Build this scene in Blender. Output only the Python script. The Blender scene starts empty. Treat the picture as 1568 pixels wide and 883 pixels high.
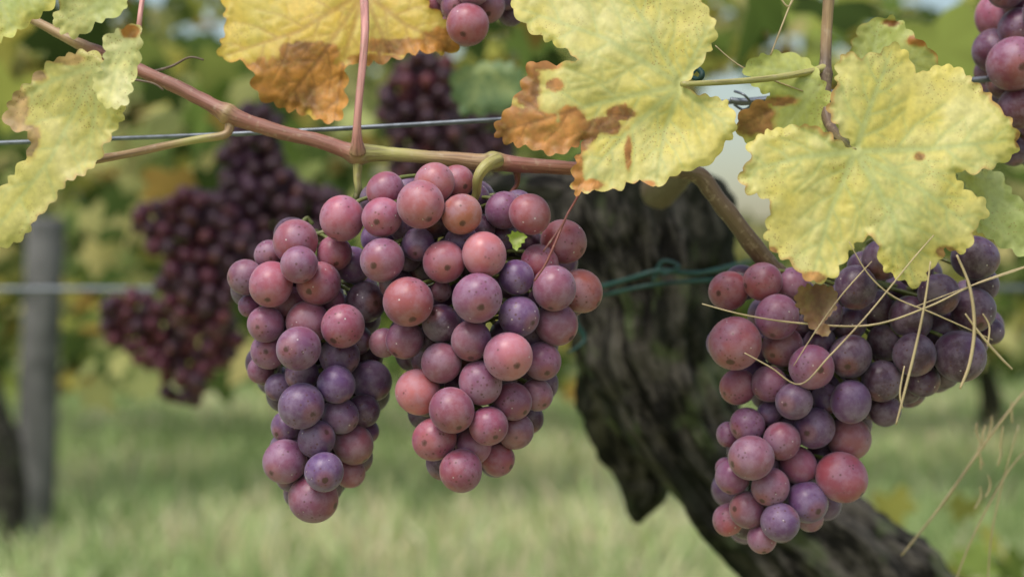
import bpy, math, random
import numpy as np
from mathutils import Vector, Matrix, noise
from mathutils.geometry import delaunay_2d_cdt
random.seed(7); rng=np.random.default_rng(7)
scene=bpy.context.scene
K=0.36/1568/0.5
CAMY=-0.5; CAMZ=1.0
def at(px,py,d=0.5):
    s=K*d
    return Vector(((px-784)*s, CAMY+d, CAMZ-(py-441.5)*s))

# ---------------------------------------------------------------- materials
def newmat(name):
    m=bpy.data.materials.new(name); m.use_nodes=True
    nt=m.node_tree; nt.nodes.clear()
    return m,nt,nt.nodes,nt.links
def N(nt,t,**kw):
    n=nt.nodes.new(t)
    for k,v in kw.items(): setattr(n,k,v)
    return n
def mixc(nt,fac,a,b,mode='MIX'):
    n=nt.nodes.new('ShaderNodeMix'); n.data_type='RGBA'; n.blend_type=mode
    for sock,val in ((n.inputs[0],fac),(n.inputs[6],a),(n.inputs[7],b)):
        if isinstance(val,bpy.types.NodeSocket): nt.links.new(val,sock)
        else: sock.default_value=val if not isinstance(val,tuple) else (*val[:3],1)
    return n.outputs[2]
def ramp(nt,src,a,b,va=0.0,vb=1.0):
    n=nt.nodes.new('ShaderNodeMapRange'); n.interpolation_type='SMOOTHSTEP'
    nt.links.new(src,n.inputs[0])
    n.inputs[1].default_value=a;n.inputs[2].default_value=b;n.inputs[3].default_value=va;n.inputs[4].default_value=vb
    return n.outputs[0]
def tnoise(nt,scale,detail=3,vec=None,rough=0.5):
    n=N(nt,'ShaderNodeTexNoise'); n.inputs['Scale'].default_value=scale; n.inputs['Detail'].default_value=detail
    n.inputs['Roughness'].default_value=rough
    if vec is None:
        tc=N(nt,'ShaderNodeTexCoord'); vec=tc.outputs['Object']
    nt.links.new(vec,n.inputs['Vector']); return n
def attr(nt,name):
    return N(nt,'ShaderNodeAttribute',attribute_name=name)
def math_(nt,op,a,b=None):
    n=nt.nodes.new('ShaderNodeMath'); n.operation=op
    for i,v in enumerate((a,b)):
        if v is None: continue
        if isinstance(v,bpy.types.NodeSocket): nt.links.new(v,n.inputs[i])
        else: n.inputs[i].default_value=v
    return n.outputs[0]

def mat_berry(name='grape_skin',bloom=1.0):
    m,nt,ns,L=newmat(name)
    out=N(nt,'ShaderNodeOutputMaterial'); p=N(nt,'ShaderNodeBsdfPrincipled')
    L.new(p.outputs[0],out.inputs[0])
    col=attr(nt,'col').outputs['Color']; loc=attr(nt,'loc').outputs['Vector']
    n1=tnoise(nt,75,2); f1=ramp(nt,n1.outputs[0],0.40,0.62)
    c=mixc(nt,math_(nt,'MULTIPLY',f1,0.68*bloom),col,mixc(nt,0.55,col,(0.15,0.055,0.15)))
    n2=tnoise(nt,170,5,rough=0.7); bl=ramp(nt,n2.outputs[0],0.38,0.66,0.04*bloom,0.62*bloom)
    c=mixc(nt,bl,c,mixc(nt,0.38,c,(0.56,0.46,0.60)))
    v=N(nt,'ShaderNodeTexVoronoi'); v.inputs['Scale'].default_value=520
    tc=N(nt,'ShaderNodeTexCoord'); L.new(tc.outputs['Object'],v.inputs['Vector'])
    sel=N(nt,'ShaderNodeSeparateColor'); L.new(v.outputs['Color'],sel.inputs[0])
    sp=math_(nt,'MULTIPLY',ramp(nt,v.outputs['Distance'],0.28,0.14),ramp(nt,n1.outputs[0],0.46,0.56))
    c=mixc(nt,math_(nt,'MULTIPLY',sp,0.75),c,(0.11,0.035,0.03))
    d2=math_(nt,'MULTIPLY',ramp(nt,v.outputs['Distance'],0.20,0.10),ramp(nt,sel.outputs[0],0.91,0.93))
    c=mixc(nt,math_(nt,'MULTIPLY',d2,0.75*bloom),c,(0.72,0.64,0.66))
    sx=N(nt,'ShaderNodeSeparateXYZ'); L.new(loc,sx.inputs[0])
    zz=math_(nt,'ADD',sx.outputs[2],math_(nt,'MULTIPLY',n2.outputs[0],0.05))
    halo=ramp(nt,zz,-0.78,-0.95); dot=ramp(nt,zz,-0.956,-0.972)
    c=mixc(nt,math_(nt,'MULTIPLY',halo,0.30),c,(0.36,0.11,0.06))
    c=mixc(nt,math_(nt,'MULTIPLY',dot,0.85),c,(0.07,0.03,0.02))
    L.new(c,p.inputs['Base Color'])
    L.new(ramp(nt,n2.outputs[0],0.3,0.7,0.30,0.56),p.inputs['Roughness'])
    p.inputs['Subsurface Weight'].default_value=0.2*bloom
    p.inputs['Subsurface Radius'].default_value=(1.0,0.35,0.25); p.inputs['Subsurface Scale'].default_value=0.004
    p.inputs['Sheen Weight'].default_value=0.20*bloom; p.inputs['Sheen Roughness'].default_value=0.4
    p.inputs['Sheen Tint'].default_value=(0.8,0.82,1,1)
    p.inputs['Specular IOR Level'].default_value=0.48 if bloom>.9 else .35
    return m
def mat_leaf():
    m,nt,ns,L=newmat('leaf_blade')
    out=N(nt,'ShaderNodeOutputMaterial'); p=N(nt,'ShaderNodeBsdfPrincipled'); t=N(nt,'ShaderNodeBsdfTranslucent')
    mx=N(nt,'ShaderNodeMixShader'); mx.inputs[0].default_value=0.28
    L.new(p.outputs[0],mx.inputs[1]);L.new(t.outputs[0],mx.inputs[2]);L.new(mx.outputs[0],out.inputs[0])
    c=attr(nt,'col').outputs['Color']
    n=tnoise(nt,300,3,rough=0.6)
    c=mixc(nt,ramp(nt,n.outputs[0],0.42,0.7,0,0.30),c,mixc(nt,0.5,c,(0.40,0.40,0.10)))
    v=N(nt,'ShaderNodeTexVoronoi'); v.inputs['Scale'].default_value=900
    tc=N(nt,'ShaderNodeTexCoord'); L.new(tc.outputs['Object'],v.inputs['Vector'])
    n3=tnoise(nt,55,2)
    sp=math_(nt,'MULTIPLY',ramp(nt,v.outputs['Distance'],0.32,0.14),ramp(nt,n3.outputs[0],0.50,0.63))
    c=mixc(nt,math_(nt,'MULTIPLY',sp,0.5),c,(0.30,0.14,0.03))
    L.new(c,p.inputs['Base Color']); L.new(c,t.inputs['Color'])
    b=N(nt,'ShaderNodeBump'); b.inputs['Strength'].default_value=0.40; b.inputs['Distance'].default_value=0.0004
    L.new(n.outputs[0],b.inputs['Height']); L.new(b.outputs[0],p.inputs['Normal'])
    p.inputs['Roughness'].default_value=0.5; p.inputs['Specular IOR Level'].default_value=0.4
    return m
def mat_fol(name='foliage_leaf',tr=0.45):
    m,nt,ns,L=newmat(name)
    out=N(nt,'ShaderNodeOutputMaterial'); p=N(nt,'ShaderNodeBsdfDiffuse'); t=N(nt,'ShaderNodeBsdfTranslucent')
    mx=N(nt,'ShaderNodeMixShader'); mx.inputs[0].default_value=tr
    L.new(p.outputs[0],mx.inputs[1]);L.new(t.outputs[0],mx.inputs[2]);L.new(mx.outputs[0],out.inputs[0])
    c=attr(nt,'col').outputs['Color']
    L.new(c,p.inputs['Color']); L.new(c,t.inputs['Color'])
    return m
def mat_stem():
    m,nt,ns,L=newmat('stem_bark')
    out=N(nt,'ShaderNodeOutputMaterial'); p=N(nt,'ShaderNodeBsdfPrincipled'); L.new(p.outputs[0],out.inputs[0])
    c=attr(nt,'col').outputs['Color']
    uv=attr(nt,'tuv').outputs['Vector']
    mp=N(nt,'ShaderNodeMapping'); mp.inputs['Scale'].default_value=(70,1100,1100); L.new(uv,mp.inputs[0])
    n=tnoise(nt,1.0,3,vec=mp.outputs[0]); n2=tnoise(nt,420,2)
    c=mixc(nt,ramp(nt,n.outputs[0],0.42,0.68,0,0.75),c,mixc(nt,0.6,c,(0.08,0.035,0.02)))
    c=mixc(nt,ramp(nt,n2.outputs[0],0.56,0.72,0,0.6),c,mixc(nt,0.5,c,(0.5,0.4,0.28)))
    L.new(c,p.inputs['Base Color']); p.inputs['Roughness'].default_value=0.5
    b=N(nt,'ShaderNodeBump'); b.inputs['Strength'].default_value=0.6; b.inputs['Distance'].default_value=0.0005
    L.new(n.outputs[0],b.inputs['Height']); L.new(b.outputs[0],p.inputs['Normal'])
    return m
def mat_bark():
    m,nt,ns,L=newmat('old_bark')
    out=N(nt,'ShaderNodeOutputMaterial'); p=N(nt,'ShaderNodeBsdfPrincipled'); L.new(p.outputs[0],out.inputs[0])
    uv=attr(nt,'tuv').outputs['Vector']
    mp=N(nt,'ShaderNodeMapping'); mp.inputs['Scale'].default_value=(30,125,125); L.new(uv,mp.inputs[0])
    n=tnoise(nt,1.0,5,vec=mp.outputs[0],rough=0.68); n2=tnoise(nt,34,3); n3=tnoise(nt,12,2)
    c=mixc(nt,ramp(nt,n.outputs[0],0.42,0.64),(0.008,0.007,0.006),(0.092,0.082,0.068))
    c=mixc(nt,ramp(nt,n2.outputs[0],0.53,0.66,0,0.7),c,mixc(nt,0.55,c,(0.13,0.17,0.07)))
    c=mixc(nt,ramp(nt,n3.outputs[0],0.47,0.59,0,0.65),c,mixc(nt,0.7,c,(0.014,0.018,0.009)))
    L.new(c,p.inputs['Base Color']); p.inputs['Roughness'].default_value=0.9; p.inputs['Specular IOR Level'].default_value=0.15
    b=N(nt,'ShaderNodeBump'); b.inputs['Strength'].default_value=1.0; b.inputs['Distance'].default_value=0.006
    L.new(n.outputs[0],b.inputs['Height']); L.new(b.outputs[0],p.inputs['Normal'])
    return m
def mat_simple(name,col,rough=0.5,metal=0.0,nscale=200,col2=None,amt=0.6):
    m,nt,ns,L=newmat(name)
    out=N(nt,'ShaderNodeOutputMaterial'); p=N(nt,'ShaderNodeBsdfPrincipled'); L.new(p.outputs[0],out.inputs[0])
    n=tnoise(nt,nscale,3)
    c=mixc(nt,ramp(nt,n.outputs[0],0.4,0.65,0,amt),col,col2 or tuple(x*0.5 for x in col))
    L.new(c,p.inputs['Base Color']); p.inputs['Roughness'].default_value=rough; p.inputs['Metallic'].default_value=metal
    return m
def mat_ground():
    m,nt,ns,L=newmat('meadow_soil')
    out=N(nt,'ShaderNodeOutputMaterial'); p=N(nt,'ShaderNodeBsdfDiffuse'); L.new(p.outputs[0],out.inputs[0])
    a=tnoise(nt,0.9,3); b=tnoise(nt,7,3)
    c=mixc(nt,ramp(nt,a.outputs[0],0.4,0.6),(0.24,0.31,0.12),(0.38,0.36,0.20))
    c=mixc(nt,ramp(nt,b.outputs[0],0.45,0.7,0,0.6),c,(0.26,0.36,0.13))
    L.new(c,p.inputs['Color'])
    return m
M_BERRY=mat_berry(); M_FARB=mat_berry('ripe_grape_skin',0.25); M_LEAF=mat_leaf(); M_FOL=mat_fol(); M_GRASS=mat_fol('grass_blade',0.4); M_STEM=mat_stem(); M_BARK=mat_bark()
M_WIRE=mat_simple('galvanised_wire',(0.20,0.22,0.25),0.45,0.7,300)
M_TIE=mat_simple('green_tie_plastic',(0.006,0.05,0.04),0.6,0,80)
M_POST=mat_simple('weathered_wood',(0.14,0.135,0.13),0.8,0,12,(0.06,0.06,0.055),0.8)
M_GROUND=mat_ground()

# ---------------------------------------------------------------- mesh utils
def mesh_obj(name,V,F,mats,col=None,vec=None,vecname='loc',matidx=None,smooth=True):
    me=bpy.data.meshes.new(name)
    V=np.asarray(V,dtype=np.float32)
    me.from_pydata(V.tolist(),[],F if isinstance(F,list) else F.tolist())
    for mm in (mats if isinstance(mats,list) else [mats]): me.materials.append(mm)
    if smooth: me.polygons.foreach_set('use_smooth',[True]*len(me.polygons))
    if col is not None:
        a=me.color_attributes.new('col','FLOAT_COLOR','POINT')
        c=np.ones((len(V),4),dtype=np.float32); c[:,:3]=np.asarray(col)[:, :3]
        a.data.foreach_set('color',c.ravel())
    if vec is not None:
        for nm,vv in (vec.items() if isinstance(vec,dict) else {vecname:vec}.items()):
            a=me.attributes.new(nm,'FLOAT_VECTOR','POINT')
            a.data.foreach_set('vector',np.asarray(vv,dtype=np.float32).ravel())
    if matidx is not None: me.polygons.foreach_set('material_index',matidx)
    me.update()
    ob=bpy.data.objects.new(name,me); scene.collection.objects.link(ob)
    return ob
class Acc:
    def __init__(s): s.V=[];s.F=[];s.C=[];s.A=[];s.B=[];s.MI=[];s.n=0
    def add(s,V,F,C,loc=None,tuv=None,mi=0):
        V=np.asarray(V); k=len(V)
        s.V.append(V); s.F.extend([tuple(i+s.n for i in f) for f in F])
        C=np.asarray(C,dtype=float)
        if C.ndim==1: C=np.tile(C[:3],(k,1))
        s.C.append(C); s.A.append(loc if loc is not None else np.zeros((k,3)))
        s.B.append(tuv if tuv is not None else np.zeros((k,3)))
        s.MI.extend([mi]*len(F)); s.n+=k
    def build(s,name,mats):
        return mesh_obj(name,np.vstack(s.V),s.F,mats,np.vstack(s.C),{'loc':np.vstack(s.A),'tuv':np.vstack(s.B)},matidx=s.MI)
def crom(pts,sub,closed=False):
    P=[np.array(p,dtype=float) for p in pts]; n=len(P); out=[]
    rng_=range(n if closed else n-1)
    for i in rng_:
        if closed: a,b,c,d=P[(i-1)%n],P[i],P[(i+1)%n],P[(i+2)%n]
        else: a,b,c,d=P[max(i-1,0)],P[i],P[i+1],P[min(i+2,n-1)]
        for k in range(sub):
            t=k/sub
            out.append(0.5*((2*b)+(c-a)*t+(2*a-5*b+4*c-d)*t*t+(3*b-a-3*c+d)*t**3))
    if not closed: out.append(P[-1])
    return out
def tube(acc,pts,seg=12,sub=6,rough=0.0,nf=100,mi=0,ridge=0):
    """pts: rows (x,y,z,r,cr,cg,cb) in metres"""
    S=np.array(crom(pts,sub)); n=len(S)
    V=[];C=[];T=[];L=0
    up=None
    for i in range(n):
        p=Vector(S[i,:3]); t=Vector(S[min(i+1,n-1),:3]-S[max(i-1,0),:3])
        if t.length<1e-9: t=Vector((0,0,1))
        t.normalize()
        if up is None:
            up=t.orthogonal().normalized()
        up=(up-t*up.dot(t)).normalized(); bi=t.cross(up)
        if i: L+=float(np.linalg.norm(S[i,:3]-S[i-1,:3]))
        r=max(S[i,3],1e-5)
        for k in range(seg):
            a=2*math.pi*k/seg
            dr=up*math.cos(a)+bi*math.sin(a)
            rr=r
            if rough: rr*=1+rough*noise.noise(Vector((p+dr*r)*nf))+rough*0.6*noise.noise(Vector((p+dr*r)*nf*2.7))
            if ridge: rr*=1+ridge*noise.noise(Vector((math.cos(a)*4,math.sin(a)*4,L*8)))+ridge*.8*noise.noise(Vector((math.cos(a)*11,math.sin(a)*11,L*18)))
            V.append(p+dr*rr); C.append(np.clip(S[i,4:7],0.001,1)); T.append((L, math.cos(a)*r, math.sin(a)*r))
    F=[]
    for i in range(n-1):
        for k in range(seg):
            F.append((i*seg+k,i*seg+(k+1)%seg,(i+1)*seg+(k+1)%seg,(i+1)*seg+k))
    F.append(tuple(range(seg))[::-1]); F.append(tuple((n-1)*seg+k for k in range(seg)))
    acc.add(np.array([tuple(v) for v in V]),F,np.array(C),tuv=np.array(T)*1.0,mi=mi)
def ptube(acc,pts,d,col=None,**kw):
    """pts (px,py,width_px[,d[,col]])"""
    out=[]
    for q in pts:
        dd=q[3] if len(q)>3 and q[3] else d
        c=q[4] if len(q)>4 else col
        w=at(q[0],q[1],dd); out.append((*w,q[2]*0.5*K*dd,*c))
    tube(acc,out,**kw)

# ---------------------------------------------------------------- berries
def usphere(seg,rings):
    V=[(0,0,1)];
    for i in range(1,rings):
        th=math.pi*i/rings
        for k in range(seg):
            a=2*math.pi*k/seg; V.append((math.sin(th)*math.cos(a),math.sin(th)*math.sin(a),math.cos(th)))
    V.append((0,0,-1)); F=[]
    for k in range(seg): F.append((0,1+k,1+(k+1)%seg))
    for i in range(rings-2):
        for k in range(seg):
            a=1+i*seg+k;b=1+i*seg+(k+1)%seg; F.append((a,a+seg,b+seg,b))
    l=len(V)-1;o=1+(rings-2)*seg
    for k in range(seg): F.append((l,o+(k+1)%seg,o+k))
    return np.array(V),F
SPH_HI=usphere(36,22); SPH_LO=usphere(14,9)
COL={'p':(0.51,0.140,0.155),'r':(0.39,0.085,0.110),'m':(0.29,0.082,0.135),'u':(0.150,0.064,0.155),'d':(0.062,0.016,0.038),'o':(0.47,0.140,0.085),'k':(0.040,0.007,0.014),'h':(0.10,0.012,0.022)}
def berry(acc,c,r,col,outdir,sph):
    V,F=sph
    z=(-Vector(outdir)).normalized()
    z=(z+Vector((random.gauss(0,.4),random.gauss(0,.4),random.gauss(0,.4)))).normalized()
    x=z.orthogonal().normalized(); y=z.cross(x)
    R=np.array([x,y,z])
    el=random.uniform(0.98,1.07)
    L=V*np.array([1,random.uniform(.96,1.0),el])*r
    k1=rng.normal(0,1,3)*1.6; ph=random.random()*6
    L=L*(1+0.016*np.sin(V@k1+ph))[:,None]
    W=L@R+np.array(c)
    cc=np.array(col)*random.uniform(.80,1.14)*np.array([1,random.uniform(.9,1.15),random.uniform(.85,1.2)])
    # one flank of each berry ripens more than the other
    g=np.clip(0.5+0.5*(V@(rng.normal(0,1,3)*0.8)),0,1)[:,None]
    cc=cc*(1-g*0.45)+cc*np.array([0.58,0.68,1.0])*g*0.45
    acc.add(W,F,cc,loc=V)
STEMG=(0.16,0.19,0.05)
def bunch(name,front,d0,axis,fill=60,fill_r=(24,31),fillcols='mud',depth_px=150,seed=1):
    """berry centres with depths solved so that neighbours touch"""
    random.seed(seed)
    G=[]
    for q in front:
        px,py,r,c=q[:4]; lift=q[4] if len(q)>4 else 0
        r*=1.045
        best=1e9
        for i in range(len(axis)-1):
            a=np.array(axis[i][:2],float);b=np.array(axis[i+1][:2],float)
            t=np.clip(np.dot((px,py)-a,b-a)/np.dot(b-a,b-a),0,1)
            w=axis[i][2]*(1-t)+axis[i+1][2]*t
            dd=np.linalg.norm((px,py)-(a+(b-a)*t))/w
            best=min(best,dd)
        z=-0.75*depth_px*0.5*math.sqrt(max(0,1-min(best,1)**2))
        G.append([px,py,z-(r-28)*1.5-lift,r,c])
    for it in range(80):
        for i in range(len(G)):
            for j in range(i+1,len(G)):
                a,b=G[i],G[j]
                d2=(a[0]-b[0])**2+(a[1]-b[1])**2; R=(a[3]+b[3])*0.93
                if d2<R*R:
                    need=math.sqrt(R*R-d2)*0.98; dz=b[2]-a[2]
                    if abs(dz)<need:
                        e=(need-abs(dz))
                        if dz>=0: b[2]+=e*.6; a[2]-=e*.15
                        else: a[2]+=e*.6; b[2]-=e*.15
    nfront=len(G); tries=0
    def cover(px,py,r):
        n=0
        for k in range(12):
            a=k*math.pi/6; x=px+math.cos(a)*r; y=py+math.sin(a)*r
            if any((h[0]-x)**2+(h[1]-y)**2<(h[3]+3)**2 for h in G[:nfront]): n+=1
        return n
    while len(G)<nfront+fill and tries<9000:
        tries+=1
        g=random.choice(G[:nfront]); r=random.uniform(*fill_r)
        px=g[0]+random.uniform(-36,36);py=g[1]+random.uniform(-36,36)
        z=g[2]+random.uniform(15,depth_px)
        if not all((h[0]-px)**2+(h[1]-py)**2+(h[2]-z)**2>((h[3]+r)*0.90)**2 for h in G): continue
        if cover(px,py,r)<10: continue
        G.append([px,py,z,r,random.choice(fillcols)])
    acc=Acc()
    zc=np.mean([g[2] for g in G])
    for g in G:
        d=d0+g[2]*K*d0
        c=at(g[0],g[1],d); 
        best=None
        for i in range(len(axis)-1):
            a=np.array(axis[i][:2],float);b=np.array(axis[i+1][:2],float)
            t=np.clip(np.dot((g[0],g[1])-a,b-a)/np.dot(b-a,b-a),0,1); q=a+(b-a)*t
            dd=np.hypot(g[0]-q[0],g[1]-q[1])
            if best is None or dd<best[0]: best=(dd,q)
        q=best[1]; o=at(q[0],q[1]-20,d0+(zc+20)*K*d0)
        od=(c-o); od=od.normalized()+Vector((0,-0.05,-0.6))
        r=g[3]*K*d
        berry(acc,c,r,COL[g[4]],od,SPH_HI)
        odn=od.normalized(); s=c-odn*r*0.96
        mid=(s+o)*0.5+Vector((0,0,0.002))
        tube(acc,[(*(s+odn*0.0008),0.0013,*STEMG),(*(s-odn*0.002),0.0008,*STEMG),(*mid,0.0007,*STEMG),(*o,0.001,*STEMG)],seg=6,sub=3,mi=1)
    ax=[(*at(a[0],a[1],d0+(zc+20)*K*d0),0.0018,*STEMG) for a in axis]
    tube(acc,ax,seg=8,sub=4,mi=1)
    return acc.build(name,[M_BERRY,M_STEM])

A=[(376,424,27,'m'),(412,390,22,'m',-20),(452,370,34,'r'),(458,405,28,'m',35),(415,435,33,'r',25),(488,434,32,'r',30),(446,467,27,'m'),(381,468,16,'m'),
(407,496,27,'m'),(471,494,32,'m',20),(525,499,32,'r',35),(457,533,33,'m',40),(412,537,27,'m'),(400,566,20,'m'),(520,545,30,'u'),(462,573,25,'d',-20),
(427,592,20,'u',-10),(515,588,28,'u',10),(461,621,34,'u',30),(568,583,30,'u'),(521,636,27,'u',10),(557,628,24,'d'),(440,652,24,'u'),(485,672,28,'u',20),
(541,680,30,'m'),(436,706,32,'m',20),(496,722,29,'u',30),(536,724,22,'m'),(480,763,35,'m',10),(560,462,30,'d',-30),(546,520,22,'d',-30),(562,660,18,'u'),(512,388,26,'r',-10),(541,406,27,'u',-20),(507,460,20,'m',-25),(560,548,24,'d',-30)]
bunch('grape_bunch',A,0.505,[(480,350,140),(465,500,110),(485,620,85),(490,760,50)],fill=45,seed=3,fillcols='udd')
B=[(524,334,33,'p',10),(590,292,28,'r',-10),(585,333,30,'r',15),(644,313,35,'p',30),(665,280,30,'p',-10),(700,278,25,'r',-20),(707,328,30,'o',20),(772,322,28,'m',-20),
(811,328,30,'r',5),(863,370,33,'r'),(585,398,33,'m',30),(640,374,25,'u'),(680,401,31,'p',15),(741,390,33,'p',20),(625,462,37,'r',30),(675,446,16,'m',-5),
(731,456,37,'m',40),(791,425,26,'u',15),(849,441,33,'m',20),(889,445,32,'o',-15),(826,404,28,'r',-10),(795,484,30,'u',15),(852,496,32,'m'),(676,495,28,'d'),
(722,521,30,'m',15),(620,520,28,'m'),(676,555,30,'m',10),(778,546,36,'p',40),(830,553,28,'m',-5),(588,525,22,'m',-10),(736,586,32,'m',25),(640,600,33,'p',10),
(692,628,34,'r',25),(785,614,28,'m'),(822,604,24,'m',-10),(748,652,29,'r',15),(665,672,33,'r',10),(790,660,27,'m'),(725,682,27,'m'),(706,720,32,'r',10),(762,703,25,'r'),
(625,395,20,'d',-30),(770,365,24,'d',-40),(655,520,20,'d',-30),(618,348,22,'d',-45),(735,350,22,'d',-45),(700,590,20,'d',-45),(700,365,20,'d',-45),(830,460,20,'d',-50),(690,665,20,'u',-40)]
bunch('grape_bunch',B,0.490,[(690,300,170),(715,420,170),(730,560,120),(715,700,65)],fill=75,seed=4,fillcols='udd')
C=[(1116,445,30,'r'),(1168,431,29,'r',5),(1213,437,26,'m'),(1190,485,33,'m',20),(1125,525,39,'r',30),(1198,530,30,'m',5),(1130,592,27,'r'),(1242,562,33,'m',25),
(1178,587,27,'m',5),(1302,545,32,'d',5),(1303,615,30,'u',25),(1216,614,28,'u',20),(1178,632,18,'u'),(1247,655,31,'u',10),(1144,650,26,'m'),(1300,670,33,'m',10),
(1197,675,28,'m',25),(1150,701,33,'m',25),(1122,730,26,'m'),(1222,712,28,'m',10),(1180,745,28,'m',20),(1289,730,37,'r',20),(1235,768,31,'u',20),(1145,780,28,'m',15),
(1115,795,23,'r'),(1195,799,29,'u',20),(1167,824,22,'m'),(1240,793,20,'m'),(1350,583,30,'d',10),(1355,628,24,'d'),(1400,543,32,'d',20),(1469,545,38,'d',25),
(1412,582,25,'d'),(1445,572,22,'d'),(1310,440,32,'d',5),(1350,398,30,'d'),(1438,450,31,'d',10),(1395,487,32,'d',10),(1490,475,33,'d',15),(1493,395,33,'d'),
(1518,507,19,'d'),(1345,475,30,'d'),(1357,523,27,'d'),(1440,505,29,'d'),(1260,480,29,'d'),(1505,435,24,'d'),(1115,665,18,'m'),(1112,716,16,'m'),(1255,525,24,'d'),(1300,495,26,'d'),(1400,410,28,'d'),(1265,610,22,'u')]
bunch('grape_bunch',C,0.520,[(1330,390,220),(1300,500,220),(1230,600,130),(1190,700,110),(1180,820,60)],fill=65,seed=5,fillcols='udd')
D=[(664,8,22,'m'),(690,-14,26,'m'),(716,38,31,'r',10),(746,8,27,'m'),(700,10,24,'m'),(775,-12,26,'u'),(725,-20,28,'m',10),(782,22,18,'d',-20),(685,-50,30,'r'),(750,-50,32,'m')]
bunch('grape_bunch',D,0.53,[(720,-90,60),(715,30,50)],fill=8,seed=6)
E=[(1535,25,34,'r',10),(1565,45,30,'h'),(1525,78,30,'h',15),(1557,98,38,'r',20),(1545,125,26,'h'),(1588,70,34,'h'),(1515,110,18,'h'),(1540,150,26,'d'),(1565,165,30,'h',15),(1590,130,34,'h',5),(1560,205,28,'d'),(1585,205,32,'d'),(1575,-5,34,'h'),(1610,20,36,'h'),(1610,170,36,'h'),(1545,-15,26,'h'),(1556,232,20,'d')]
E=[(e[0]-4,e[1],e[2]*1.06,*e[3:]) for e in E]
bunch('grape_bunch',E,0.55,[(1590,-40,80),(1590,200,60)],fill=12,seed=8)

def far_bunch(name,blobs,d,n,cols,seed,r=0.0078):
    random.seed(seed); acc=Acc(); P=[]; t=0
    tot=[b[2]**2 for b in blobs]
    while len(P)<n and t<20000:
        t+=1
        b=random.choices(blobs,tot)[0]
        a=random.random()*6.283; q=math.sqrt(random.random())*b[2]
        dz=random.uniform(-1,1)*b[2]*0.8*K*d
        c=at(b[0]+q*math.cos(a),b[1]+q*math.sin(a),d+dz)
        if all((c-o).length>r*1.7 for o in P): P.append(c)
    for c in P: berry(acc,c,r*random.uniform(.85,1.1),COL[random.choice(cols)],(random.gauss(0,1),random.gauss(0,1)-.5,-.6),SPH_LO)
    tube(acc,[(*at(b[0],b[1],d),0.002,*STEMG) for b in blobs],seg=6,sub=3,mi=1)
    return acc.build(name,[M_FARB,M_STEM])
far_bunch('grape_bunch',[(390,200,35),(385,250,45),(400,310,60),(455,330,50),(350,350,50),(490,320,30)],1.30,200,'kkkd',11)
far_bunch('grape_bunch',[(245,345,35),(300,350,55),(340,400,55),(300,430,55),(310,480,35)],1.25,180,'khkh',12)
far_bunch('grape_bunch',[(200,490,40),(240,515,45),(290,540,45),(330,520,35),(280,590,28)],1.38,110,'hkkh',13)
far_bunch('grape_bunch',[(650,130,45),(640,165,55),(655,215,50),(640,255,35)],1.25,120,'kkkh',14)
far_bunch('grape_bunch',[(720,150,35),(730,200,45),(745,240,35)],1.4,60,'kkk',15)

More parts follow.
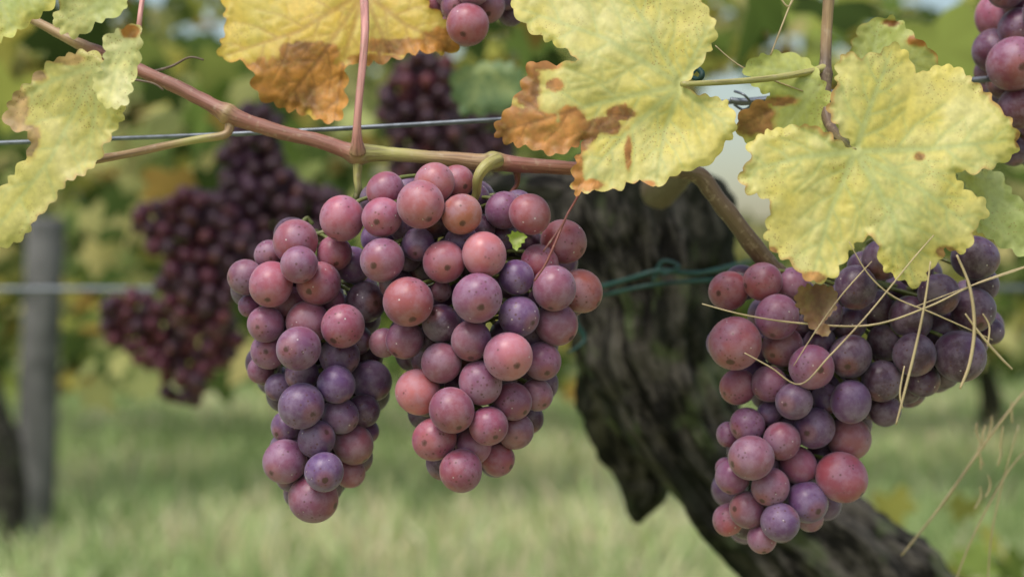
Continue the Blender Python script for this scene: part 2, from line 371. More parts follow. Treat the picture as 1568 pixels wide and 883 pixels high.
# ---------------------------------------------------------------- leaves
def seg_dist(P,a,b):
    a=np.array(a,float);b=np.array(b,float); ab=b-a
    t=np.clip(((P-a)@ab)/max(ab@ab,1e-9),0,1)
    return np.linalg.norm(P-(a+t[:,None]*ab),axis=1),t
def leaf(name,outline,centre,tips,d,colA,colB,tilt=(0,0),curve=0,browns=(),brown_edge=0.0,brcol=(0.33,0.13,0.03),greens=0.5,step=3.4,seed=0,und=8,teeth=(24,5),veincol=(0.54,0.58,0.24),puck=2.6):
    random.seed(seed)
    O=np.array(crom(outline,5,True))
    seg=np.linalg.norm(np.roll(O,-1,0)-O,axis=1); L=seg.sum(); n=int(L/4.0)
    cum=np.concatenate([[0],np.cumsum(seg)]); s=np.linspace(0,L,n,endpoint=False)
    Oc=np.vstack([O,O[:1]]); X=np.interp(s,cum,Oc[:,0]);Y=np.interp(s,cum,Oc[:,1]); O=np.stack([X,Y],1)
    T=np.roll(O,-2,0)-np.roll(O,2,0); T/=np.linalg.norm(T,axis=1)[:,None]+1e-9
    area=0.5*np.sum(X*np.roll(Y,-1)-np.roll(X,-1)*Y); Nn=np.stack([T[:,1],-T[:,0]],1)*(1 if area>0 else -1)
    tl,ta=teeth; ph=0; off=np.zeros(n); cur=random.uniform(.7,1.3)*tl; am=ta
    for i in range(n):
        ph+=4.0/cur
        if ph>=1: ph-=1; cur=random.uniform(.6,1.35)*tl; am=ta*random.uniform(.5,1.3)
        off[i]=am*(1-abs(2*ph-1)**1.6*2)*0.8
    O=O+Nn*off[:,None]
    x0,y0=O.min(0);x1,y1=O.max(0)
    gx,gy=np.meshgrid(np.arange(x0,x1,step),np.arange(y0,y1,step)); gx[::2]+=step/2
    P=np.stack([gx.ravel(),gy.ravel()],1)+rng.uniform(-.3,.3,(gx.size,2))*step*0.6
    ins=np.zeros(len(P),bool); xj,yj=O[-1]
    for xi,yi in O:
        cnd=((yi>P[:,1])!=(yj>P[:,1]))&(P[:,0]<(xj-xi)*(P[:,1]-yi)/((yj-yi)+1e-12)+xi)
        ins^=cnd; xj,yj=xi,yi
    P=P[ins]
    ed=np.full(len(P),1e9)
    for i in range(0,n): ed=np.minimum(ed,np.hypot(P[:,0]-O[i,0],P[:,1]-O[i,1]))
    P=P[ed>step*0.7]; 
    allp=[Vector(p) for p in O]+[Vector(p) for p in P]
    res=delaunay_2d_cdt(allp,[],[list(range(n))],1,1e-4)
    V2=np.array([tuple(v) for v in res[0]]); F=[tuple(f) for f in res[2]]
    ed=np.full(len(V2),1e9)
    for i in range(n):ed=np.minimum(ed,np.hypot(V2[:,0]-O[i,0],V2[:,1]-O[i,1]))
    veins=[];cx=np.array(centre,float)
    for tp in tips:
        tp=np.array(tp,float); perp=np.array([-(tp-cx)[1],(tp-cx)[0]])
        mid=cx+(tp-cx)*0.5+perp*random.uniform(-.06,.06)
        veins+= [(cx,mid,3.4,2.4),(mid,tp,2.4,1.2)]
        ln=np.linalg.norm(tp-cx); u=(tp-cx)/ln; pp=np.array([-u[1],u[0]])
        k=0.14; sd=random.choice((-1,1))
        while k<0.92:
            b0=cx+(mid-cx)*(k/0.5) if k<.5 else mid+(tp-mid)*((k-.5)/.5)
            l2=ln*(0.42*(1-k)+0.10)*random.uniform(.85,1.15); sp=random.uniform(.6,.9)
            m2=b0+(u*0.62+pp*sd*sp)*l2*.5; e=m2+(u*0.9+pp*sd*sp*.8)*l2*.5
            veins.append((b0,m2,1.7,1.3)); veins.append((m2,e,1.3,0.9))
            veins.append((m2,m2+(u*1.0+pp*sd*.1)*l2*.4,1.0,0.7)); veins.append((b0+(m2-b0)*.6,b0+(m2-b0)*.6+(pp*sd*1.0-u*.15)*l2*.35,0.9,0.7))
            sd=-sd; k+=random.uniform(.08,.13)
    vd=np.full(len(V2),1e9); vm=np.zeros(len(V2))
    for a,b,w0,w1 in veins:
        dd,t=seg_dist(V2,a,b); w=w0+(w1-w0)*t
        vd=np.minimum(vd,dd+ (2.6-w)*3.0); vm=np.maximum(vm,np.clip(1.6-dd/(w*1.2),0,1)*np.clip(w/2.0,0.40,1))
    nz=lambda f,o,oc=3:np.array([noise.fractal(Vector((p[0]*f,p[1]*f,o+seed*3.7)),1.0,2.0,oc) for p in V2])
    n1=nz(1/70,0,2);n2=nz(1/22,5);n3=nz(1/140,9,2); n4=nz(1/8,12)
    pk=1-np.exp(-(np.maximum(vd,0)/11)**2)
    rel=V2-cx; R=np.linalg.norm(rel,axis=1)
    size=max(x1-x0,y1-y0)
    z=rel[:,0]*tilt[0]+rel[:,1]*tilt[1]+curve*(R/size)**2*size - puck*pk - und*n3*2.2 - 4.5*n1 -0.9*n2
    z+= -np.clip(12-ed,0,12)*0.6*np.clip(n1*4,-1,1)
    f=np.clip(0.5+0.9*n1+0.3*n2,0,1)[:,None]
    A_=np.array(colA);B_=np.array(colB)
    c=A_*(1-f)+B_*f
    g=np.clip(greens*(np.exp(-(np.maximum(vd,0)/8)**2)*0.95+np.clip(0.15+1.3*n3+n2*.3,0,1)*0.40),0,1)[:,None]
    c=c*(1-g)+np.array((0.36,0.43,0.11))*g
    c=c*(1-vm[:,None]*0.6)+np.array(veincol)*vm[:,None]*0.6
    br=np.full(len(V2),-1.0)
    for q in browns:
        e=1-np.hypot((V2[:,0]-q[0])/q[2],(V2[:,1]-q[1])/q[3]); br=np.maximum(br,e)
    br=br+0.30*n2+0.10*n4+0.20*n1
    m=np.clip(br*7,0,1); halo=np.clip((br+0.25)*4,0,1)
    if brown_edge>0:
        eb=brown_edge*(0.6+2.2*n1)-ed/18+0.15*n4; m=np.maximum(m,np.clip(eb*3,0,1)*0.85)
    bc=np.array(brcol)*(0.95+0.8*np.clip(n1+0.6*n2,-.6,.7))[:,None]
    bc=bc*(1-vm[:,None]*0.4)
    c=c*(1-halo[:,None]*0.45)+np.array((0.60,0.38,0.07))*halo[:,None]*0.45
    c=c*(1-m[:,None])+bc*m[:,None]
    c*= (0.97+0.14*n4)[:,None]
    c=np.clip(c,0.004,0.9)
    W=[]
    for p,zz in zip(V2,z): W.append(tuple(at(p[0],p[1],d+zz*K*d)))
    return mesh_obj(name,np.array(W),F,M_LEAF,c)
Y1=(0.78,0.65,0.16); Y2=(0.75,0.68,0.27); G1=(0.46,0.52,0.14); GO=(0.76,0.50,0.07)
L1=[(1309,226),(1292,207),(1268,168),(1280,130),(1283,95),(1300,80),(1318,88),(1345,80),(1365,68),(1385,75),(1398,100),(1410,112),(1440,100),(1470,105),(1490,125),(1510,140),(1530,165),(1548,185),(1560,215),(1550,240),(1520,255),(1490,265),(1462,264),(1480,290),(1505,305),(1513,328),(1495,345),(1490,365),(1480,385),(1460,385),(1445,380),(1440,400),(1425,410),(1415,430),(1398,438),(1375,425),(1352,410),(1345,385),(1340,365),(1322,365),(1300,385),(1290,405),(1275,425),(1250,432),(1230,425),(1215,405),(1190,390),(1172,365),(1175,340),(1180,310),(1160,300),(1140,290),(1133,262),(1150,245),(1145,225),(1165,205),(1200,195),(1240,192),(1270,205),(1296,224)]
leaf('grape_leaf',L1,(1310,232),[(1365,80),(1540,215),(1490,350),(1400,430),(1245,420),(1145,262)],0.462,Y1,Y2,tilt=(0.10,-0.32),curve=0.12,greens=0.55,brown_edge=0.25,seed=1,step=2.7,und=12,browns=[(1408,240,9,7),(1245,425,24,9),(1448,385,20,9),(1560,215,8,14),(1180,385,14,8)],brcol=(0.42,0.22,0.07))
L5=[(1045,126),(1060,115),(1085,80),(1097,45),(1080,10),(1050,-35),(950,-60),(850,-35),(785,5),(800,35),(830,58),(870,78),(882,92),(850,98),(815,95),(800,125),(790,150),(770,175),(757,200),(775,218),(810,225),(850,237),(880,225),(896,213),(882,245),(877,275),(880,297),(910,292),(945,290),(965,280),(990,278),(1005,288),(1030,270),(1050,262),(1075,255),(1095,245),(1110,220),(1127,198),(1120,165),(1100,150),(1070,145),(1048,134)]
leaf('grape_leaf',L5,(1043,130),[(1085,40),(940,-40),(800,15),(770,200),(885,285),(1005,280),(1118,195)],0.468,Y1,Y2,tilt=(0.05,-0.25),curve=0.10,greens=0.33,
     browns=[(795,200,62,44),(862,218,50,28),(808,128,24,48),(895,208,26,18),(925,193,34,17),(950,174,26,14),(884,270,10,40),(962,235,6,26),(905,284,22,8),(828,100,28,10),(878,190,24,28),(848,130,15,10),(985,282,18,6)],brcol=(0.50,0.22,0.06),brown_edge=0.12,seed=2,step=2.7,und=10)
L6=[(560,-50),(450,-40),(350,-20),(346,40),(335,85),(355,92),(375,97),(388,112),(385,127),(400,150),(425,163),(455,172),(480,180),(510,188),(528,168),(530,125),(534,97),(560,98),(600,92),(640,80),(680,82),(703,75),(700,58),(682,30),(655,5),(640,-30)]
leaf('grape_leaf',L6,(557,-12),[(345,85),(430,165),(512,185),(600,88),(695,72)],0.53,GO,(0.70,0.54,0.11),tilt=(0.0,-0.3),curve=0.1,greens=0.1,
     browns=[(455,130,78,58),(510,150,42,48),(400,115,34,28),(620,72,75,14),(575,92,45,10),(470,80,55,20),(680,62,34,20)],brown_edge=0.25,brcol=(0.50,0.22,0.045),veincol=(0.46,0.24,0.05),seed=3,und=9,step=2.8)
L7=[(130,78),(100,85),(70,100),(45,125),(25,140),(8,170),(12,195),(40,203),(45,230),(20,265),(0,290),(-30,310),(-30,385),(15,375),(35,365),(55,335),(80,310),(100,280),(130,265),(155,240),(160,222),(183,190),(190,160),(160,120),(160,90)]
leaf('grape_leaf',L7,(150,100),[(20,160),(-20,370),(130,255),(170,200)],0.46,(0.68,0.60,0.17),(0.70,0.62,0.24),tilt=(-0.15,-0.15),curve=0.15,greens=0.15,browns=[(20,170,22,40),(45,215,16,28),(100,90,26,8),(60,115,14,10)],brcol=(0.46,0.30,0.13),brown_edge=0.22,seed=4)
L7b=[(212,38),(216,75),(210,110),(200,140),(190,162),(165,165),(150,150),(142,125),(155,105),(160,80),(158,58),(185,45)]
leaf('grape_leaf',L7b,(205,50),[(165,155),(195,150),(150,120)],0.452,(0.80,0.74,0.24),(0.76,0.72,0.36),tilt=(0.0,-.25),greens=0.05,seed=5,teeth=(20,4),und=5,browns=[(200,48,14,10)])
L8=[(-30,-30),(92,-25),(80,10),(52,30),(25,50),(-30,66)]
leaf('grape_leaf',L8,(-10,-20),[(75,5),(20,45)],0.47,Y1,G1,greens=0.3,seed=6,tilt=(.1,-.2))
L9=[(100,-20),(192,-20),(190,15),(170,28),(148,35),(125,55),(98,52),(80,30),(92,10)]
leaf('grape_leaf',L9,(180,-15),[(90,40),(130,50)],0.50,Y2,(0.52,0.55,0.18),greens=0.4,seed=7,browns=[(85,8,8,10)],tilt=(0,-.2))
L2=[(1305,70),(1318,40),(1345,28),(1375,30),(1400,55),(1425,75),(1438,98),(1420,125),(1370,130),(1310,115)]
leaf('grape_leaf',L2,(1330,120),[(1345,35),(1425,85),(1310,60)],0.487,(0.44,0.48,0.12),(0.52,0.52,0.16),greens=0.5,seed=8,browns=[(1410,62,20,8),(1365,35,16,5)],brown_edge=0.15)
L3=[(1255,115),(1235,90),(1200,80),(1165,85),(1140,100),(1145,118),(1165,140),(1180,148),(1150,160),(1130,180),(1130,205),(1150,218),(1190,215),(1240,210),(1270,190),(1272,150)]
leaf('grape_leaf',L3,(1255,130),[(1150,100),(1135,190),(1190,210)],0.492,(0.60,0.60,0.16),(0.52,0.56,0.15),greens=0.35,seed=9,browns=[(1152,182,34,32),(1195,155,24,8)],brcol=(0.40,0.20,0.07))
L4=[(1462,262),(1500,258),(1530,265),(1555,300),(1590,320),(1600,400),(1560,388),(1530,375),(1510,362),(1495,345),(1500,310)]
leaf('grape_leaf',L4,(1465,262),[(1560,380),(1600,350)],0.48,(0.54,0.57,0.24),(0.46,0.52,0.18),greens=0.4,seed=10,tilt=(.1,-.1))
L10=[(1225,440),(1245,436),(1270,438),(1282,450),(1278,475),(1262,490),(1272,505),(1262,515),(1240,500),(1228,480),(1218,462)]
leaf('grape_leaf',L10,(1250,440),[(1262,510),(1230,470)],0.455,(0.22,0.11,0.05),(0.26,0.15,0.07),greens=0,seed=11,veincol=(.15,.07,.035),und=14,teeth=(12,4),tilt=(.3,0))
L11=[(778,360),(790,354),(806,362),(800,372),(790,384),(783,372)]
leaf('grape_leaf',L11,(790,370),[(802,362)],0.455,(0.30,0.42,0.06),(0.3,0.4,0.05),greens=.5,seed=12,teeth=(8,3),step=2.5)
L12=[(690,120),(720,100),(770,95),(800,112),(795,150),(760,172),(715,175),(700,160)]
leaf('grape_leaf',L12,(745,100),[(720,170),(790,150),(695,130)],0.85,(0.18,0.27,0.13),(0.15,0.23,0.10),greens=.2,seed=13,step=5)

# ---------------------------------------------------------------- canes, petioles
RB=(0.32,0.14,0.10); TN=(0.40,0.26,0.13); GN=(0.42,0.38,0.13); PK=(0.60,0.28,0.24); BR=(0.16,0.11,0.07); DR=(0.20,0.055,0.04)
acc=Acc()
ptube(acc,[(-60,-30,13,.51,TN),(50,30,14,.51,TN),(110,62,17,.507,TN),(150,80,20,.505,RB),(165,86,18,.505,RB),(215,108,20,.503,RB),(280,138,22,.502,RB),(330,164,24,.5,RB),(348,174,34,.5,TN),(366,182,26,.5,RB),(420,200,22,.5,RB),(480,214,22,.5,RB),(528,230,25,.5,RB),(546,236,34,.5,TN),(568,235,27,.5,GN),(610,237,21,.5,GN),(680,243,22,.5,TN),(735,249,26,.5,TN),(756,248,32,.5,GN),(778,250,26,.5,RB),(820,254,23,.5,RB),(880,258,21,.5,RB),(960,262,21,.505,RB),(1030,262,22,.51,BR),(1070,270,28,.515,BR),(1095,300,28,.515,BR),(1130,345,28,.515,BR),(1165,390,30,.518,BR),(1195,425,28,.52,BR)],.5,seg=18,rough=.12,nf=160)
ptube(acc,[(1060,262,26,.515,BR),(1050,258,40,.56,BR),(1010,290,60,.66,BR)],.5,seg=14,rough=.1)
ptube(acc,[(352,188,16,.5,TN),(345,206,13,.499,TN),(300,214,12,.497,GN),(250,224,12,.493,TN),(200,235,12,.487,TN),(150,244,13,.478,TN),(120,250,12,.47,GN)],.5,seg=12,rough=.05)
ptube(acc,[(548,232,26,.497,TN),(547,215,17,.494,PK),(547,190,13,.492,PK),(550,150,12,.492,PK),(556,90,12,.495,PK),(559,40,13,.5,PK),(557,-14,14,.52,PK)],.5,seg=12,rough=.04)
ptube(acc,[(212,52,9,.48,PK),(215,20,8,.48,PK),(222,-30,8,.49,PK)],.5)
ptube(acc,[(548,248,16,.5,GN),(547,275,12,.5,GN),(547,300,12,.5,(0.12,0.14,0.04)),(520,345,10,.505,STEMG),(480,360,8,.507,STEMG)],.5)
ptube(acc,[(762,246,22,.49,GN),(745,254,20,.483,GN),(732,272,16,.482,GN),(728,300,13,.487,GN),(710,330,12,.49,STEMG)],.5,rough=.05)
ptube(acc,[(790,252,16,.503,RB),(792,280,8,.503,DR),(780,300,7,.5,DR),(770,330,6,.49,DR)],.5)
ptube(acc,[(1272,-40,18,.50,BR),(1266,40,17,.50,TN),(1264,95,18,.498,BR),(1262,113,26,.497,BR),(1264,135,18,.495,BR),(1267,180,18,.49,BR),(1280,205,15,.48,BR),(1308,230,8,.462,GN)],.5,seg=14,rough=.08)
ptube(acc,[(1262,105,16,.497,GN),(1240,110,11,.492,GN),(1180,120,10,.482,GN),(1110,126,9,.472,GN),(1043,129,8,.468,GN)],.5)
ptube(acc,[(1190,410,20,.52,BR),(1230,440,14,.525,BR),(1300,450,12,.53,STEMG)],.5)
acc.build('vine_cane',[M_STEM])
acc=Acc()
ptube(acc,[(896,268,4,.475,DR),(885,300,4,.468,DR),(868,330,4,.462,DR),(850,372,4,.458,DR),(835,405,4,.456,DR),(818,430,3,.455,DR)],.5,seg=6)
ptube(acc,[(868,330,4,.462,DR),(860,345,3,.45,DR),(832,385,3,.445,DR)],.5,seg=6)
ptube(acc,[(225,112,4,.505,BR),(262,102,4,.51,BR),(290,88,3,.51,BR),(312,92,3,.51,BR)],.5,seg=6)
ptube(acc,[(205,122,4,.5,BR),(235,128,3,.5,BR),(250,138,3,.5,BR)],.5,seg=6)
acc.build('vine_tendril',[M_STEM])

# ---------------------------------------------------------------- wires
W=(0.25,0.25,0.27)
acc=Acc()
ptube(acc,[(-700,250,7,.545,W),(0,219,7,.53,W),(360,205,7,.52,W),(765,183,8,.52,W),(1130,155,8,.525,W),(1500,122,10,.53,W),(2200,70,10,.54,W)],.52,seg=10,sub=3)
ptube(acc,[(360,207,5,.522,W),(460,200,5,.523,W),(530,196,4,.524,W)],.52,seg=8)
ptube(acc,[(1118,153,9,.512,(.05,.05,.05)),(1135,156,12,.512,(.05,.05,.05)),(1165,154,9,.512,(.05,.05,.05)),(1200,148,6,.512,(.05,.05,.05)),(1225,144,4,.512,(.05,.05,.05))],.5,seg=10)
ptube(acc,[(1125,140,4,.512,W),(1140,146,4,.508,W),(1150,160,4,.512,W),(1138,168,4,.518,W),(1124,160,4,.516,W)],.5,seg=8)
acc.build('trellis_wire',[M_WIRE])
acc=Acc()
ptube(acc,[(-1500,443,10,1.6,W),(0,443,9,1.6,W),(500,443,9,1.6,W),(2600,440,9,1.6,W)],1.6,seg=8,sub=3)
acc.build('trellis_wire',[M_WIRE])

# ---------------------------------------------------------------- trunk
acc=Acc(); c0=(.1,.1,.1)
dT=0.80
tp=[(965,225,120,dT),(970,290,240,dT),(985,360,245,dT),(1000,450,215,dT),(1008,540,200,dT),(1042,620,175,dT),(1085,690,158,dT),(1148,755,175,dT),(1225,815,200,dT),(1300,890,220,dT),(1370,980,240,dT),(1420,1150,260,dT),(1440,1500,280,dT),(1445,2200,330,dT),(1450,3190,380,dT)]
ptube(acc,[(a,b,w,d,c0) for a,b,w,d in tp],dT,seg=90,sub=16,rough=.10,nf=38,ridge=.28)
ptube(acc,[(925,480,100,.86,c0),(950,560,115,.88,c0),(965,640,115,.90,c0),(985,710,90,.91,c0),(985,750,70,.91,c0),(978,780,40,.91,c0),(975,800,12,.91,c0)],dT,seg=60,sub=10,rough=.18,nf=45,ridge=.35)
ptube(acc,[(900,300,80,.8,c0),(840,285,55,.8,c0),(760,290,40,.82,c0),(640,300,30,.85,c0)],dT,seg=30,sub=8,rough=.15,nf=30,ridge=.25)
ptube(acc,[(1010,300,90,.8,c0),(1020,275,60,.8,c0),(1015,200,35,.82,c0),(1000,60,30,.85,c0),(980,-200,28,.88,c0)],dT,seg=30,sub=8,rough=.15,nf=30,ridge=.25)
acc.build('grapevine_trunk',[M_BARK])
acc=Acc(); TC=(0,.1,.1)
ptube(acc,[(865,455,7,.76,TC),(900,445,8,.70,TC),(960,428,7,.68,TC),(1010,415,9,.675,TC),(1070,418,7,.68,TC),(1130,405,7,.73,TC),(1150,400,5,.80,TC)],.7,seg=8)
ptube(acc,[(865,455,7,.76,TC),(920,452,6,.695,TC),(1000,436,6,.675,TC),(1100,428,6,.70,TC)],.7,seg=8)
ptube(acc,[(1000,430,6,.675,TC),(1015,400,6,.675,TC),(1040,408,5,.67,TC),(1015,420,5,.67,TC)],.7,seg=8)
ptube(acc,[(885,450,10,.70,TC),(880,490,11,.70,TC),(895,520,7,.70,TC),(870,540,4,.695,TC)],.7,seg=6)
acc.build('green_vine_tie',[M_TIE])
acc=Acc()
ptube(acc,[(1062,100,8,.505,TC),(1075,112,9,.50,TC),(1070,122,8,.5,TC),(1058,116,6,.505,TC),(1065,108,5,.51,TC)],.5,seg=8)
acc.build('green_vine_tie',[M_TIE])

# ---------------------------------------------------------------- dry grass stalks
ST=(0.50,0.39,0.21)
acc=Acc()
def stalk(pts,d,w=4):
    n=len(pts); ptube(acc,[(p[0],p[1],w*(0.5+0.5*math.sin(math.pi*(i+.3)/(n)) ),d+(p[2] if len(p)>2 else 0),ST) for i,p in enumerate(pts)],d,seg=6,sub=6)
stalk([(1075,465),(1140,482),(1220,494),(1330,498),(1420,470),(1500,432),(1600,398)],.455,3.2)
stalk([(1140,540),(1180,562),(1225,588),(1270,545),(1330,480),(1395,400),(1430,360)],.45,2.8)
stalk([(1215,560),(1250,505),(1290,450),(1335,400)],.45,2.0)
stalk([(1300,370),(1330,420),(1370,455),(1430,480),(1520,520)],.45,2.3)
stalk([(1465,390),(1485,440),(1492,500),(1485,555),(1470,595)],.448,5.5)
stalk([(1478,480),(1500,510),(1530,545),(1550,565)],.448,4)
stalk([(1425,400),(1415,470),(1400,540),(1385,600),(1372,650)],.45,4.2)
stalk([(1400,470),(1480,440),(1568,410),(1640,380)],.45,2.0)
stalk([(1505,480),(1515,500),(1512,530)],.448,3); stalk([(1385,560),(1378,600),(1382,625)],.45,3)
stalk([(1225,-30),(1205,20),(1180,85)],.49,3); stalk([(1180,-30),(1205,10),(1218,-10)],.49,3)
stalk([(1095,70),(1140,105),(1230,140)],.49,2.5)
stalk([(1640,520),(1568,600),(1500,690),(1440,775),(1380,850)],.60,4)
stalk([(1640,640),(1560,700),(1500,800),(1460,900),(1440,1000)],.60,3)
stalk([(1560,650),(1530,760),(1515,850),(1510,1000)],.60,2.5)
for k in range(10):
    x=1535+random.uniform(-40,30); y=random.uniform(570,800)
    stalk([(x,y),(x+random.uniform(-5,5),y+16),(x+random.uniform(-9,9),y+34)],.60,3)
acc.build('dry_grass_stalks',[M_STEM])

# ---------------------------------------------------------------- foliage masses
LO=[(0,0.02),(.16,-.12),(.34,-.20),(.50,-.02),(.40,.16),(.60,.34),(.46,.48),(.26,.46),(.20,.66),(0,.95),(-.20,.66),(-.26,.46),(-.46,.48),(-.60,.34),(-.40,.16),(-.50,-.02),(-.34,-.20),(-.16,-.12)]
LO=np.array(LO)
def foliage(name,n,sampler,size,cols,seed,face=(0,-1,0.5),gap=True):
    random.seed(seed); V=[];F=[];C=[]
    for i in range(n):
        q=sampler()
        if q is None: continue
        p=Vector(q); s=random.uniform(*size)
        dd=p.y-CAMY; u_=784+p.x/(K*dd); v_=441.5-(p.z-CAMZ)/(K*dd)
        if gap and abs(u_-1130)<42+0.7*s/(K*dd) and 110-0.3*s/(K*dd)<v_<345: continue   # opening in the canopy
        nrm=(Vector(face)+Vector((random.gauss(0,.7),random.gauss(0,.6),random.gauss(0,.6)))).normalized()
        dn=Vector((random.gauss(0,.6),random.gauss(0,.5),-1)); dn=(dn-nrm*dn.dot(nrm)).normalized(); sd=dn.cross(nrm)
        cc=np.array(random.choice(cols))*random.uniform(.65,1.15)
        fold=random.uniform(-.2,.5); b=len(V)
        V.append(p+dn*0.25*s); C.append(cc)
        for u,v in LO:
            V.append(p+sd*u*s+dn*v*s-nrm*(abs(u)*fold+ (v*v)*0.3*fold)*s); C.append(cc*random.uniform(.7,1.15))
        for j in range(len(LO)): F.append((b,b+1+j,b+1+(j+1)%len(LO)))
    return mesh_obj(name,np.array([tuple(v) for v in V]),F,M_FOL,np.array(C))
YG=[(0.54,0.54,0.13),(0.38,0.44,0.11),(0.70,0.60,0.15),(0.10,0.15,0.04),(0.20,0.28,0.07),(0.06,0.09,0.025),(0.34,0.22,0.06)]
PL=[(0.66,0.62,0.26),(0.50,0.52,0.21),(0.72,0.62,0.27),(0.34,0.38,0.14),(0.14,0.20,0.06)]
GR=[(0.18,0.25,0.08),(0.26,0.33,0.11),(0.36,0.39,0.15),(0.46,0.45,0.20),(0.12,0.17,0.06)]
def near_s():
    for _ in range(40):
        d=random.uniform(1.0,2.6); px=random.uniform(-900,2500); py=random.uniform(-900,330)
        lim=300
        if 830<px<1150: lim=200
        if 100<px<850 and py>20 and d<1.65: continue
        if py>lim-60*random.random(): continue
        nv=noise.noise(Vector((px/170,py/150,d*1.2)))
        if nv<-0.05: continue
        return tuple(at(px,py,d))
foliage('vine_foliage',640,near_s,(0.06,0.10),YG,21)
def near_l():
    for _ in range(30):
        d=random.uniform(2.2,3.6); px=random.uniform(-300,560); py=random.uniform(120,590)
        if px<135 and py>300: continue
        if noise.noise(Vector((px/150,py/130,3+d)))<0.0: continue
        return tuple(at(px,py,d))
foliage('vine_foliage',220,near_l,(0.06,0.10),PL,22)
def row(y,zlo,zhi,half,thick,seed,f=4.0):
    def s():
        for _ in range(20):
            x=random.uniform(-half,half); z=random.uniform(zlo,zhi)
            lo=zlo+0.25*(0.5+noise.noise(Vector((x*1.3,seed,0))))
            if z<lo: continue
            if noise.noise(Vector((x*f/2,z*f/2,seed)))<-0.25: continue
            return (x,y+random.gauss(0,thick),z)
    return s
foliage('vine_foliage',3000,row(5.5,0.5,2.5,5,.15,31),(0.09,0.14),YG+PL,31)
foliage('vine_foliage',2600,row(8.2,0.45,2.6,7,.3,32),(0.14,0.20),YG+PL,32)
foliage('vine_foliage',2500,row(13.0,0.2,3.2,10,.4,33),(0.22,0.34),PL+GR,33)
def trees():
    x=random.uniform(-45,45); h=7+3*noise.noise(Vector((x*.15,0,0)))+1.2*noise.noise(Vector((x*.6,2,0)))
    return (x,random.gauss(38,1.5),random.uniform(0,max(1.5,h)))
foliage('distant_trees',3500,trees,(0.7,1.4),GR,35)
def weed():
    px=random.gauss(1400,60);py=random.gauss(860,45)
    return tuple(at(px,py,random.uniform(1.9,2.4)))
foliage('vine_foliage',40,weed,(0.04,0.07),[(0.28,0.36,0.09),(0.22,0.30,0.07),(0.42,0.40,0.1)],36)

acc=Acc()
def post(acc,x,y,w,h,lean=0.0):
    n=14;V=[];F=[]
    hs=[-0.2,0.0,h*.25,h*.5,h*.75,h-0.02,h]
    for k,z in enumerate(hs):
        r=w/2*(1-.05*z/h)*(0.86 if k==len(hs)-1 else 1)
        for i in range(n):
            a=2*math.pi*i/n; rr=r*(1+.05*noise.noise(Vector((math.cos(a)*2,math.sin(a)*2,z*2+x))))
            V.append((x+lean*z+rr*math.cos(a),y+rr*math.sin(a),z))
    for k in range(len(hs)-1):
        for i in range(n): F.append((k*n+i,k*n+(i+1)%n,(k+1)*n+(i+1)%n,(k+1)*n+i))
    F.append(tuple((len(hs)-1)*n+i for i in range(n)))
    acc.add(np.array(V),F,(0.1,0.1,0.1))
yp=4.75; dd=yp-CAMY
px0=(58-784)*K*dd-0.02
post(acc,px0,yp,0.145,1.26,0.04); acc.build('wooden_post',[M_POST])
acc=Acc(); post(acc,px0+4.9,yp,0.14,1.4); acc.build('wooden_post',[M_POST])
acc=Acc()
for (x,y) in [((4-784)*K*5.2,4.7),(-3.3,5.4),(4.2,5.4),(2.9,8.2)]:
    tube(acc,[(x,y,-.1,.075,*c0),(x+.03,y,.3,.07,*c0),(x-.03,y,.55,.05,*c0),(x-.12,y,.8,.045,*c0),(x-.25,y,1.0,.03,*c0)],seg=14,sub=5,rough=.2,nf=10)
acc.build('grapevine_trunk',[M_BARK])

# ---------------------------------------------------------------- ground & grass
V=[];F=[];n=60
xs=np.sign(np.linspace(-1,1,n))*np.abs(np.linspace(-1,1,n))**3*150
for i in range(n):
    for j in range(n):
        x=xs[i];y=xs[j]+6
        V.append((x,y,0.05*noise.noise(Vector((x*.5,y*.5,0)))-0.02))
for i in range(n-1):
    for j in range(n-1): a=i*n+j; F.append((a,a+n,a+n+1,a+1))
mesh_obj('ground',V,F,M_GROUND)
nb=70000
yy=1.0+(rng.random(nb)**0.8)*16; xx=(rng.random(nb)*2-1)*(0.8+0.5*yy)
h=rng.uniform(.06,.22,nb)*(1+.5*(rng.random(nb)<.1)); w=rng.uniform(.004,.009,nb)*(1+yy*.08); a=rng.random(nb)*6.28
lx=rng.normal(0,.06,nb); ly=rng.normal(0,.06,nb)
V=np.zeros((nb,5,3)); ca=np.cos(a);sa=np.sin(a)
V[:,0]=np.stack([xx-ca*w,yy-sa*w,0*h-.02],1);V[:,1]=np.stack([xx+ca*w,yy+sa*w,0*h-.02],1)
V[:,2]=np.stack([xx+ca*w*.7+lx*.4,yy+sa*w*.7+ly*.4,h*.6],1);V[:,3]=np.stack([xx-ca*w*.7+lx*.4,yy-sa*w*.7+ly*.4,h*.6],1)
V[:,4]=np.stack([xx+lx*1.3,yy+ly*1.3,h],1)
F=[]
for b in (np.arange(nb)*5).tolist(): F.append((b,b+1,b+2,b+3)); F.append((b+3,b+2,b+4))
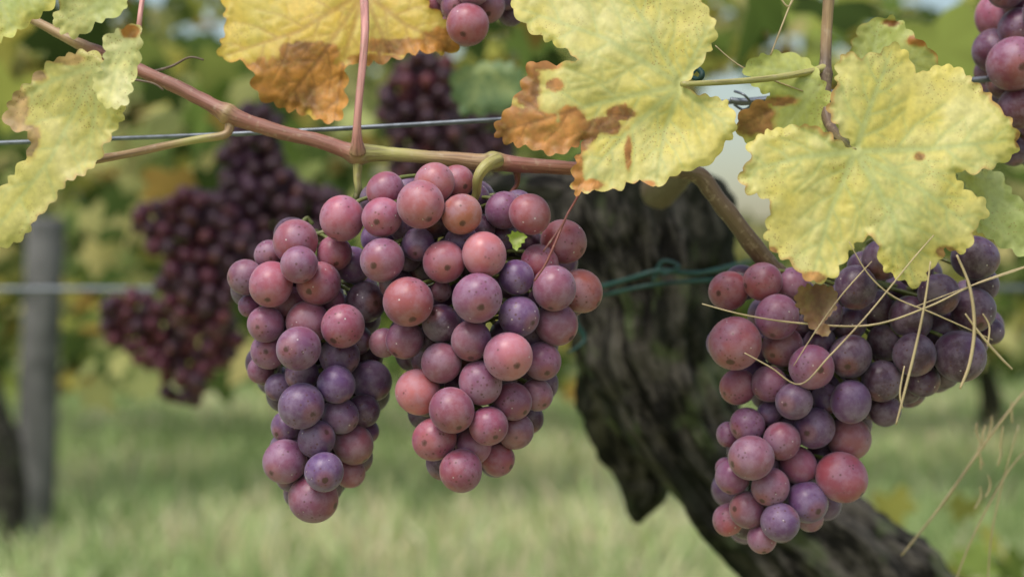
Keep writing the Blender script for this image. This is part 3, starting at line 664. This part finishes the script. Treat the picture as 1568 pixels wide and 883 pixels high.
pal=np.array([(0.45,0.57,0.24),(0.54,0.65,0.31),(0.70,0.67,0.40),(0.82,0.70,0.49),(0.31,0.43,0.16)])
pn=np.array([noise.noise(Vector((x*.9,y*.7,4)))+.5*noise.noise(Vector((x*3,y*1.5,9))) for x,y in zip(xx,yy)])
straw=np.clip(0.30+pn*1.8+0.45*np.exp(-((xx+0.1)**2/0.9)),0,1)
ci=np.where(rng.random(nb)<straw*0.65,rng.integers(2,4,nb),rng.choice([0,1,1,4],nb))
C=np.repeat(pal[ci]*(rng.uniform(.75,1.15,nb)*(1+0.3*pn))[:,None],5,axis=0)
mesh_obj('grass',V.reshape(-1,3),F,M_GRASS,np.clip(C,0,.85),smooth=False)

# ---------------------------------------------------------------- light, camera
w=bpy.data.worlds.new('World'); scene.world=w; w.use_nodes=True
nt=w.node_tree; bg=nt.nodes['Background']; sky=nt.nodes.new('ShaderNodeTexSky'); sky.sky_type='NISHITA'; sky.sun_disc=False
EL=math.radians(60); sky.sun_elevation=EL; sky.air_density=1.6; sky.dust_density=3.0; sky.ozone_density=1.0
AZ=math.radians(212)
sky.sun_rotation=AZ
nt.links.new(sky.outputs[0],bg.inputs[0]); bg.inputs[1].default_value=0.15
sl=bpy.data.lights.new('sun','SUN'); sl.energy=2.5; sl.angle=math.radians(30); sl.color=(1,.97,.93)
so=bpy.data.objects.new('sun',sl); scene.collection.objects.link(so)
dv=Vector((math.sin(AZ)*math.cos(EL),math.cos(AZ)*math.cos(EL),math.sin(EL)))
so.rotation_euler=dv.to_track_quat('Z','Y').to_euler(); so.location=(0,0,5)
cd=bpy.data.cameras.new('camera'); cam=bpy.data.objects.new('camera',cd); scene.collection.objects.link(cam)
cam.location=(0,CAMY,CAMZ); cam.rotation_euler=(math.radians(90),0,0)
cd.lens=50; cd.sensor_width=36; cd.clip_start=0.01; cd.clip_end=500
cd.dof.use_dof=True; cd.dof.focus_distance=0.475; cd.dof.aperture_fstop=8.0
scene.camera=cam
scene.view_settings.view_transform='Standard'; scene.view_settings.look='None'; scene.view_settings.exposure=0
